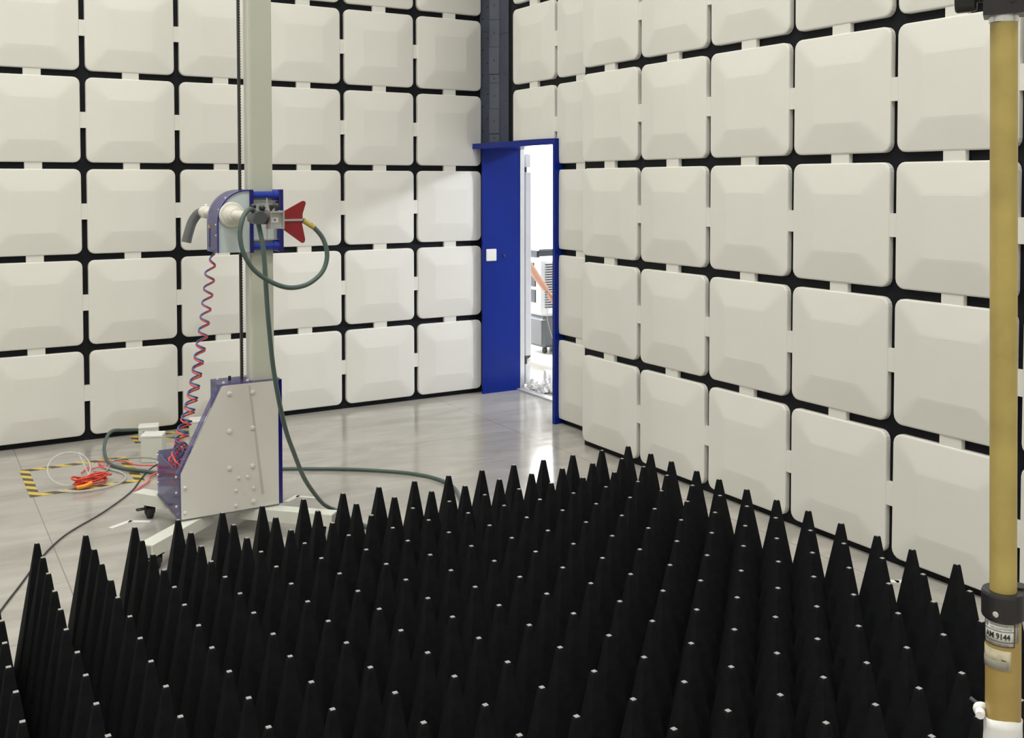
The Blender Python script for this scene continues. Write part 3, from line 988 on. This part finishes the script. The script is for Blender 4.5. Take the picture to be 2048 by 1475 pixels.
# ------------------------------------------------------------------ white floor boxes
def floor_box(label, cx, cy, w, d, h, rz, slot=False):
    t = thing('socket_box', label, 'box', (cx, cy, 0), 'white boxes by the wall')
    c, s = math.cos(rz), math.sin(rz)
    def W(p): return (cx + p[0] * c - p[1] * s, cy + p[0] * s + p[1] * c, p[2])
    mb_ = MB().box(-w / 2, w / 2, -d / 2, d / 2, 0, h - .018, .003); mb_.v = [Vector(W(p)) for p in mb_.v]
    mb_.build('body', 'cream_paint', t)
    mb_ = MB().box(-w / 2 - .002, w / 2 + .002, -d / 2 - .002, d / 2 + .002, h - .018, h, .004); mb_.v = [Vector(W(p)) for p in mb_.v]
    mb_.build('lid', 'white_plastic', t)
    if slot:
        mb_ = MB().box(-w * .25, w * .38, -d / 2 - .004, -d / 2, h - .05, h - .032); mb_.v = [Vector(W(p)) for p in mb_.v]
        mb_.build('slot', 'cable_black', t)
floor_box('tall cream box with white lid standing nearest behind the trolley', 1.285, 6.42, .125, .105, .17, -.42)
floor_box('low white socket box with a slot, behind the tall cream box', 1.365, 6.96, .125, .10, .10, -.25, True)
floor_box('white box half hidden behind the trolley slope', 1.70, 6.92, .16, .12, .11, -.2)

# ------------------------------------------------------------------ loose hoses in the tape square
N = 28
ringp = [(.775 + .112 * math.cos(a), 6.20 + .09 * math.sin(a) - .02, .012 + .115 * (1 + math.sin(a)) * .62) for a in [2 * PI * i / N + .3 for i in range(N + 4)]]
cable('clear_hose', ringp + [(.88, 6.14, .02), (.86, 6.10, .01)], .0055, 'clear_hose', 'clear plastic hose curled into an upright ring on the floor', 'hose', sub=4)
cable('white_hose', [(1.009, 6.42, .01), (1.0, 6.36, .01), (1.055, 6.24, .01), (1.07, 6.13, .01), (1.03, 6.02, .01), (.929, 5.955, .01), (.80, 5.95, .01), (.70, 6.02, .01)],
      .006, 'clear_hose', 'pale hose snaking along the front edge of the tape square', 'hose', sub=6)
rnd = random.Random(3)
op = []
for k in range(34):
    a = k * .9
    op.append((.885 + .082 * math.cos(a) * (1 + .25 * rnd.uniform(-1, 1)) + .02 * math.sin(k * .37), 6.085 + .045 * math.sin(a) * (1 + .4 * rnd.uniform(-1, 1)) + .10 * math.cos(a) * .35,
               .01 + .0016 * k * rnd.uniform(.6, 1.1)))
op += [(.80, 6.04, .03), (.79, 6.02, .01)]
cable('red_cord', op, .0055, 'orange_red', 'bright red cord coiled in a heap inside the tape square', 'cord', n=6, sub=5)
MB().tube(catmull([(.79, 6.005, .016), (.83, 6.0, .02), (.87, 6.01, .03)], 5), .013, 8).build('cord_plug', 'amber', loc=(.83, 6.0, 0),
        label='orange cable plug beside the heap of red cord', cat='plug')
cable('red_cord', [(.86, 6.33, .008), (.93, 6.46, .012), (.90, 6.36, .012), (.97, 6.40, .01), (1.02, 6.33, .01), (.98, 6.50, .01), (1.10, 6.46, .015), (1.16, 6.30, .02),
                   (1.25, 6.18, .03), (1.30, 6.12, .02)], .0042, 'hose_red', 'thin red cord wandering from the tape square to the trolley', 'cord', n=6, sub=6)
cable('red_cord', [(1.06, 5.80, .008), (1.10, 5.86, .01), (1.16, 5.94, .012), (1.19, 6.04, .014), (1.26, 6.08, .02)], .005, 'hose_red',
      'short red cord end lying left of the trolley', 'cord', n=6, sub=6)
cable('grey_cord', [(.93, 6.34, .006), (.99, 6.30, .007), (1.05, 6.42, .03), (1.14, 6.36, .05), (1.24, 6.30, .05), (1.33, 6.18, .04)], .005, 'cable_grey',
      'pale grey cord arching beside the green cable', 'cord', n=6, sub=6)

# ------------------------------------------------------------------ air cooler, cloth and the person in the hall
AC = thing('air_cooler', 'white upright air cooler on castors in the hall beyond the door', 'air cooler', (5.5, 8.62, 0))
ax0, ax1, ay0, ay1 = 5.405, 5.83, 8.40, 8.86
MB().box(ax0, ax1, ay0, ay1, .06, .365, .03).build('water_tank', 'cooler_grey', AC, label='dark grey water tank')
MB().box(ax0 + .005, ax1 - .005, ay0 + .005, ay1 - .005, .365, .965, .04).build('body', 'cooler_white', AC)
MB().box(ax0 + .02, ax1 - .2, ay0 + .13, ay1 - .03, .95, 1.035, .015).build('control_panel', 'cooler_dark', AC)
# black outlet vents on the face toward the chamber (-x) and louvres on the -y side
for z in (.50, .66):
    MB().box(ax0 - .004, ax0 + .01, ay0 + .14, ay1 - .06, z, z + .13, .003).build('outlet', 'cooler_dark', AC)
MB().box(ax0 - .003, ax0 + .01, ay0 + .17, ay0 + .30, .82, .90, .003).build('outlet', 'cooler_dark', AC)
for k in range(18):
    z = .46 + .025 * k
    MB().box(ax0 + .03, ax1 - .06, ay0 - .002, ay0 + .012, z, z + .011).build('louvre', 'cooler_dark', AC)
for x, y in ((ax0 + .06, ay0 + .06), (ax1 - .06, ay0 + .06), (ax0 + .06, ay1 - .06), (ax1 - .06, ay1 - .06)):
    MB().cyl((x - .012, y, .03), (x + .012, y, .03), .03, n=14).box(x - .016, x + .016, y - .016, y + .016, .04, .065).build('castor', 'rubber', AC)
cable('power_cord', [(5.435, 8.392, .88), (5.44, 8.38, .5), (5.455, 8.37, .28), (5.52, 8.30, .02)], .003, 'cable_grey', 'pale power cord hanging from the air cooler', 'cord', n=6)

def crumple(label, c, s, seed):
    mb_ = MB()
    nu, nv = 40, 20
    v = []
    off = Vector((seed * 3.1, seed * 1.7, seed))
    for i in range(nv + 1):
        th = PI / 2 * i / nv
        for k in range(nu):
            ph = 2 * PI * k / nu
            d = Vector((math.sin(th) * math.cos(ph), math.sin(th) * math.sin(ph), math.cos(th)))
            n1 = noise.noise(d * 2.2 + off); n2 = abs(noise.noise(d * 5.5 + off)); n3 = abs(noise.noise(d * 11 + off))
            r = .75 + .55 * n1 - .5 * n2 - .25 * n3 + .15
            p = Vector((d.x * s[0] * r, d.y * s[1] * r, max(0.0, d.z * s[2] * r * 1.1)))
            v.append(Vector(c) + p)
    f = []
    for i in range(nv):
        for k in range(nu):
            j = (k + 1) % nu
            f.append((i * nu + k, i * nu + j, (i + 1) * nu + j, (i + 1) * nu + k))
    mb_.add(v, f).build('crumpled_cloth', 'cloth_white', loc=c, label=label, cat='cloth', group='white cloths on the threshold')
crumple('crumpled white cloth on the threshold against the door frame', (4.43, 7.01, .012), (.08, .07, .09), 1)
crumple('peaked crumpled white cloth lying in the middle of the threshold', (4.45, 6.84, .012), (.10, .085, .17), 2)
crumple('crumpled white cloth on the threshold close to the blue jamb', (4.52, 6.65, .012), (.13, .09, .12), 4)

def skin_obj(name, verts, edges, radii, mt, parent, root=0, sub=2):
    me = bpy.data.meshes.new(name)
    org = ORIG[parent.name] if parent is not None else Vector((0, 0, 0))
    me.from_pydata([tuple(Vector(v) - org) for v in verts], edges, [])
    me.materials.append(MATS[mt])
    o = bpy.data.objects.new(name, me)
    col.objects.link(o)
    if parent is not None: o.parent = parent
    ORIG[o.name] = org
    md = o.modifiers.new('skin', 'SKIN')
    md.use_smooth_shade = True
    lay = me.skin_vertices[0] if me.skin_vertices else None
    if lay is None:
        bpy.context.view_layer.objects.active = o
        bpy.ops.mesh.customdata_skin_add()
        lay = me.skin_vertices[0]
    for i, r in enumerate(radii):
        lay.data[i].radius = (r, r) if not isinstance(r, tuple) else r
        lay.data[i].use_root = (i == root)
    sb = o.modifiers.new('sub', 'SUBSURF'); sb.levels = sub; sb.render_levels = sub
    return o

PS = thing('person', 'person standing beyond the doorway, bare forearm hanging beside the air cooler', 'person', (4.98, 8.16, 0))
px, py = 4.98, 8.34
V = [(px, py, .88), (px, py, 1.02), (px, py, 1.16), (px, py, 1.29), (px, py, 1.37), (px + .005, py - .01, 1.45), (px + .01, py - .015, 1.54),
     # near arm (toward -y), hanging and reaching out
     (px - .01, py - .16, 1.27), (px - .03, py - .34, .985), (px + .075, py - .47, .76), (px + .118, py - .50, .695),
     # far arm
     (px, py + .15, 1.28), (px, py + .20, 1.02), (px + .06, py + .20, .80), (px + .07, py + .20, .72),
     # legs
     (px, py - .085, .84), (px + .01, py - .095, .46), (px, py - .10, .09), (px + .12, py - .11, .04),
     (px, py + .085, .84), (px + .01, py + .095, .46), (px, py + .10, .09), (px + .12, py + .11, .04)]
Ed = [(0, 1), (1, 2), (2, 3), (3, 4), (4, 5), (5, 6), (3, 7), (7, 8), (8, 9), (9, 10), (3, 11), (11, 12), (12, 13), (13, 14),
      (0, 15), (15, 16), (16, 17), (17, 18), (0, 19), (19, 20), (20, 21), (21, 22)]
Rd = [.12, .11, .12, .115, .055, .07, .085, .055, .042, .034, .028, .055, .042, .032, .028, .085, .055, .035, .032, .085, .055, .035, .032]
body = skin_obj('body', V, Ed, Rd, 'skin', PS)
# hand fingers rooted in the palm, slightly curled
palm = Vector((px + .118, py - .50, .695)); dirp = Vector((.08, -.03, -.20)).normalized()
side = Vector((.0, 1, 0)); side = (side - dirp * side.dot(dirp)).normalized(); nrm = dirp.cross(side)
hv = [palm, palm + dirp * .045, palm + dirp * .075]; he = [(0, 1), (1, 2)]; hr = [(.024, .016), (.034, .016), (.034, .014)]
for k, (o_, ln) in enumerate(((-.028, .062), (-.010, .072), (.009, .068), (.027, .054))):
    b = palm + dirp * .07 + side * o_
    i0 = len(hv)
    hv += [b, b + dirp * ln * .45 + nrm * .004, b + dirp * ln * .8 + nrm * .016, b + dirp * ln * .95 + nrm * .026]
    he += [(2, i0), (i0, i0 + 1), (i0 + 1, i0 + 2), (i0 + 2, i0 + 3)]; hr += [.0095, .009, .0085, .007]
i0 = len(hv); b = palm + dirp * .025 - side * .03
hv += [b, b + dirp * .03 - side * .018 + nrm * .008, b + dirp * .055 - side * .02 + nrm * .02]
he += [(0, i0), (i0, i0 + 1), (i0 + 1, i0 + 2)]; hr += [.011, .010, .0085]
skin_obj('hand', [tuple(v) for v in hv], he, hr, 'skin', PS, sub=1)
skin_obj('shirt', [(px, py, .86), (px, py, 1.02), (px, py, 1.17), (px, py, 1.29), (px, py, 1.345), (px - .012, py - .17, 1.26), (px - .017, py - .25, 1.16), (px, py + .16, 1.27), (px, py + .19, 1.12)],
         [(0, 1), (1, 2), (2, 3), (3, 4), (3, 5), (5, 6), (3, 7), (7, 8)], [.14, .13, .14, .13, .07, .072, .066, .072, .066], 'shirt', PS)
skin_obj('trousers', [(px, py, .90), (px, py - .087, .82), (px + .01, py - .097, .46), (px, py - .10, .10), (px, py + .087, .82), (px + .01, py + .097, .46), (px, py + .10, .10)],
         [(0, 1), (1, 2), (2, 3), (0, 4), (4, 5), (5, 6)], [.135, .10, .072, .062, .10, .072, .062], 'trousers', PS)
for s in (-1, 1):
    MB().sphere((px + .06, py + s * .105, .035), .05, 12, 8, 2.4, 1.0, .75).build('shoe', 'shoe', PS)
MB().sphere((px - .004, py - .015, 1.575), .098, 16, 10, 1.02, .92, .95).build('hair', 'hair', PS)
MB().sphere((px + .102, py - .015, 1.51), .013, 8, 6, 1.2, .8, 1.3).build('nose', 'skin', PS)
for s in (-1, 1):
    MB().sphere((px + .086, py - .015 + s * .03, 1.535), .009, 8, 6).build('eye', 'eye', PS)
    MB().sphere((px + .005, py - .015 + s * .085, 1.52), .02, 8, 6, .8, .35, 1.3).build('ear', 'skin', PS)
MB().sphere((px + .088, py - .015, 1.478), .018, 8, 6, .4, 1.1, .3).build('mouth', 'lip', PS)

# ------------------------------------------------------------------ fibreglass antenna pole in the foreground
A = Vector((1.4174, .9099, .8906)); Bt = Vector((1.4034, .9183, 1.9484))
axis = (Bt - A).normalized()
def PZ(z): return A + axis * ((z - A.z) / axis.z)
foot = PZ(0.0)
PO = thing('antenna_pole', 'mustard yellow fibreglass pole in the right foreground with black clamps', 'pole', foot)
toc = Vector((-foot.x, -foot.y, 0)).normalized()         # toward the room's middle / camera side
def face_frame(ang):
    d = (Matrix.Rotation(ang, 3, axis) @ (toc - axis * toc.dot(axis))).normalized()
    return d
RL, RU = .0250, .0190
MB().cyl(PZ(.03), PZ(1.075), RL, n=40).build('lower_tube', 'fibreglass_lower', PO)
MB().cyl(PZ(1.02), PZ(1.949), RU, n=36).build('upper_tube', 'fibreglass', PO)
MB().cyl(PZ(0.0), PZ(.03), .16, n=32).build('base_plate', 'dark_metal', PO)
cl = MB().revolve(PZ(1.052), axis, [(0, .0295), (.003, .0305), (.036, .0305), (.040, .029), (.040, .0195)], 36)
d1 = face_frame(-1.9)
cl.build('collar', 'clamp_black', PO, label='black collar clamp')
d = face_frame(-.32)
MB().revolve(PZ(1.064) + d * .030, d, [(0, .0045), (.002, .0045), (.003, .003)], 12).build('collar_screw', 'screw_metal', PO)
d = face_frame(.55)
MB().revolve(PZ(1.075) + d * .030, d, [(0, .0022), (.001, .0022)], 10).build('collar_screw', 'knob_black', PO)
# a lug of the collar on the far side
sd = axis.cross(face_frame(0)).normalized()
lugc = PZ(1.075) + face_frame(PI * .75) * .03
MB().cyl(lugc - axis * .02, lugc + axis * .02, .012, n=12).build('collar_lug', 'clamp_black', PO)
# top clamp
MB().revolve(PZ(1.944), axis, [(0, .0195), (.001, .0205), (.010, .0205), (.011, .0195)], 36).build('silver_ring', 'screw_metal', PO)
e1 = face_frame(0); e2 = axis.cross(e1).normalized()     # e2: to the right as the camera sees it
def obox(c, hx_, hy_, hz_):
    v = [c + e2 * sx_ * hx_ + e1 * sy_ * hy_ + axis * sz_ * hz_ for sz_ in (-1, 1) for sy_ in (-1, 1) for sx_ in (-1, 1)]
    return MB().add(v, [(0, 2, 3, 1), (4, 5, 7, 6), (0, 1, 5, 4), (2, 6, 7, 3), (0, 4, 6, 2), (1, 3, 7, 5)])
tc_ = PZ(1.99)
blk = obox(tc_, .0275, .026, .036)
blk.build('top_clamp', 'clamp_black', PO, label='black clamp block at the top')
k0 = tc_ - e2 * .0275 - axis * .004
MB().revolve(k0, -e2, [(0, .009), (.008, .009), (.009, .020), (.012, .022), (.036, .0225), (.039, .020)], 24).build('clamp_knob', 'clamp_black', PO)
dd = tc_ + e1 * .026 + e2 * .012 - axis * .016
MB().revolve(dd, e1, [(0, .004), (.0015, .004)], 12).build('clamp_screw', 'knob_black', PO)
MB().revolve(tc_ + e1 * .026 + e2 * .013 - axis * .0, e1, [(0, .007), (.003, .007), (.004, .004)], 14).build('clamp_screw', 'screw_metal', PO)

# printed label wrapped on the tube
def wrap(u, z, r):
    """u: metres along the circumference (right as seen), z height"""
    a = u / RL
    p = PZ(z)
    return p + (e1 * math.cos(a) + e2 * math.sin(a)) * r
def wrap_patch(name, u0, u1, z0, z1, r, mt, parent, skew=0.0, label=None, nu=14):
    mb_ = MB(); v = []
    for rr in (r, r + .0004):
        for z in (z0, z1):
            for k in range(nu + 1):
                u = u0 + (u1 - u0) * k / nu
                v.append(wrap(u, z + skew * (u - u0), rr))
    n = nu + 1
    f = []
    for k in range(nu):
        f.append((2 * n + k, 2 * n + k + 1, 3 * n + k + 1, 3 * n + k))
        f.append((k, n + k, n + k + 1, k + 1))
        f.append((k, k + 1, 2 * n + k + 1, 2 * n + k)); f.append((n + k, 3 * n + k, 3 * n + k + 1, n + k + 1))
    f.append((0, 2 * n, 3 * n, n)); f.append((nu, n + nu, 3 * n + nu, 2 * n + nu))
    mb_.add(v, f, True)
    return mb_.build(name, mt, parent, label=label)
ZT = 1.050
LU0, LU1 = -.0315, .0165
lab = wrap_patch('label', LU0, LU1, ZT - .0355, ZT, RL + .0002, 'label_white', PO, label='white printed label reading AM 9144')
def ink_strip(u0, u1, z0, z1, parent=lab, mt='label_ink'):
    wrap_patch('print_line', u0, u1, z0, z1, RL + .0007, mt, parent)
bw = .0009
ink_strip(LU0, LU1, ZT - .0355, ZT - .0355 + bw); ink_strip(LU0, LU1, ZT - bw, ZT)
ink_strip(LU0, LU0 + bw, ZT - .0355, ZT); ink_strip(LU1 - bw, LU1, ZT - .0355, ZT)
ink_strip(LU0, LU1, ZT - .0128, ZT - .0128 + bw * .8); ink_strip(LU0, LU1, ZT - .0290, ZT - .0290 + bw * .8)
def wrap_text(body, size, uc, zc, parent, mt='label_ink', bold=0.0, wmax=None):
    cu = bpy.data.curves.new('lettering', 'FONT')
    cu.body = body; cu.size = size; cu.align_x = 'CENTER'; cu.align_y = 'CENTER'; cu.resolution_u = 3
    cu.offset = bold
    to = bpy.data.objects.new('lettering_tmp', cu)
    col.objects.link(to)
    bpy.context.view_layer.update()
    dg = bpy.context.evaluated_depsgraph_get()
    me = bpy.data.meshes.new_from_object(to.evaluated_get(dg))
    col.objects.unlink(to); bpy.data.objects.remove(to)
    xs = [v.co.x for v in me.vertices]
    sc = 1.0
    if wmax: sc = wmax / (max(xs) - min(xs))
    org = ORIG[parent.name]
    for v in me.vertices:
        p = wrap(uc + v.co.x * sc, zc + v.co.y, RL + .0011)
        v.co = p - org
    me.materials.clear(); me.materials.append(MATS[mt])
    o = bpy.data.objects.new('lettering', me)
    col.objects.link(o); o.parent = parent
    ORIG[o.name] = org
    return o
mid = (LU0 + LU1) / 2
wrap_text('AM 9144', .0125, mid - .0005, ZT - .0208, lab, bold=.00035, wmax=.036)
wrap_text('SCHWARZBECK', .0042, mid + .005, ZT - .0040, lab, 'label_ink_grey', wmax=.031)
wrap_text('MESS-ELEKTRONIK', .0042, mid + .005, ZT - .0090, lab, 'label_ink_grey', wmax=.031)
wrap_text('Made in Germany', .0042, mid, ZT - .0322, lab, 'label_ink_grey', wmax=.030)
wrap_text('Ø', .0085, LU0 + .0065, ZT - .0065, lab)
side_l = wrap_patch('side_label', .0185, .0255, ZT - .030, ZT, RL + .0002, 'cable_grey', PO)
ink_strip(.0215, .0225, ZT - .026, ZT - .004, side_l, 'label_ink_grey')
wrap_patch('paper_sticker', -.036, .0115, 0.979, 1.009, RL + .0003, 'paper', PO, skew=-.02, label='torn cream paper sticker')
wrap_patch('pen_mark', -.002, .004, .9945, .9957, RL + .0012, 'label_ink', PO, skew=-.25)
wrap_patch('clear_tape', -.040, .0075, 0.9765, 0.990, RL + .0009, 'clear_tape', PO, skew=.06, label='peeling clear tape')
# white wrapping with a clip at the bottom of the view
wp = MB()
rings = []
n = 40
zz = [.62, .70, .76, .82, .86, .885, .899, .899]
v = []
for i, z in enumerate(zz):
    for k in range(n):
        a = 2 * PI * k / n
        r = RL + .0022 + .0026 * noise.noise(Vector((math.cos(a) * 2, math.sin(a) * 2, z * 40))) + (-.002 if i == 7 else 0)
        v.append(PZ(z + (.003 * math.sin(a * 2 + 1) if i >= 5 else 0)) + (e1 * math.cos(a) + e2 * math.sin(a)) * r)
f = []
for i in range(len(zz) - 1):
    for k in range(n):
        j = (k + 1) % n
        f.append((i * n + k, i * n + j, (i + 1) * n + j, (i + 1) * n + k))
wp.add(v, f, True).build('white_wrap', 'cloth_white', PO, label='white wrapping tape')
lc = PZ(.902) - e2 * .031 + e1 * .006
MB().revolve(lc + e1 * .004, e1, [(0, .007), (.004, .0075), (.012, .006), (.012, .003)], 14).build('clip', 'cloth_white', PO)
MB().tube(catmull([PZ(.905) - e2 * .024, PZ(.909) - e2 * .030 + e1 * .004, PZ(.905) - e2 * .036 + e1 * .006, PZ(.893) - e2 * .030 + e1 * .006], 5), .006, 8).build('clip_strap', 'cloth_white', PO)
MB().tube([PZ(.906) - e2 * .030, PZ(.914) - e2 * .046 - e1 * .004], .003, 8).build('clip_lever', 'tee_grey', PO)
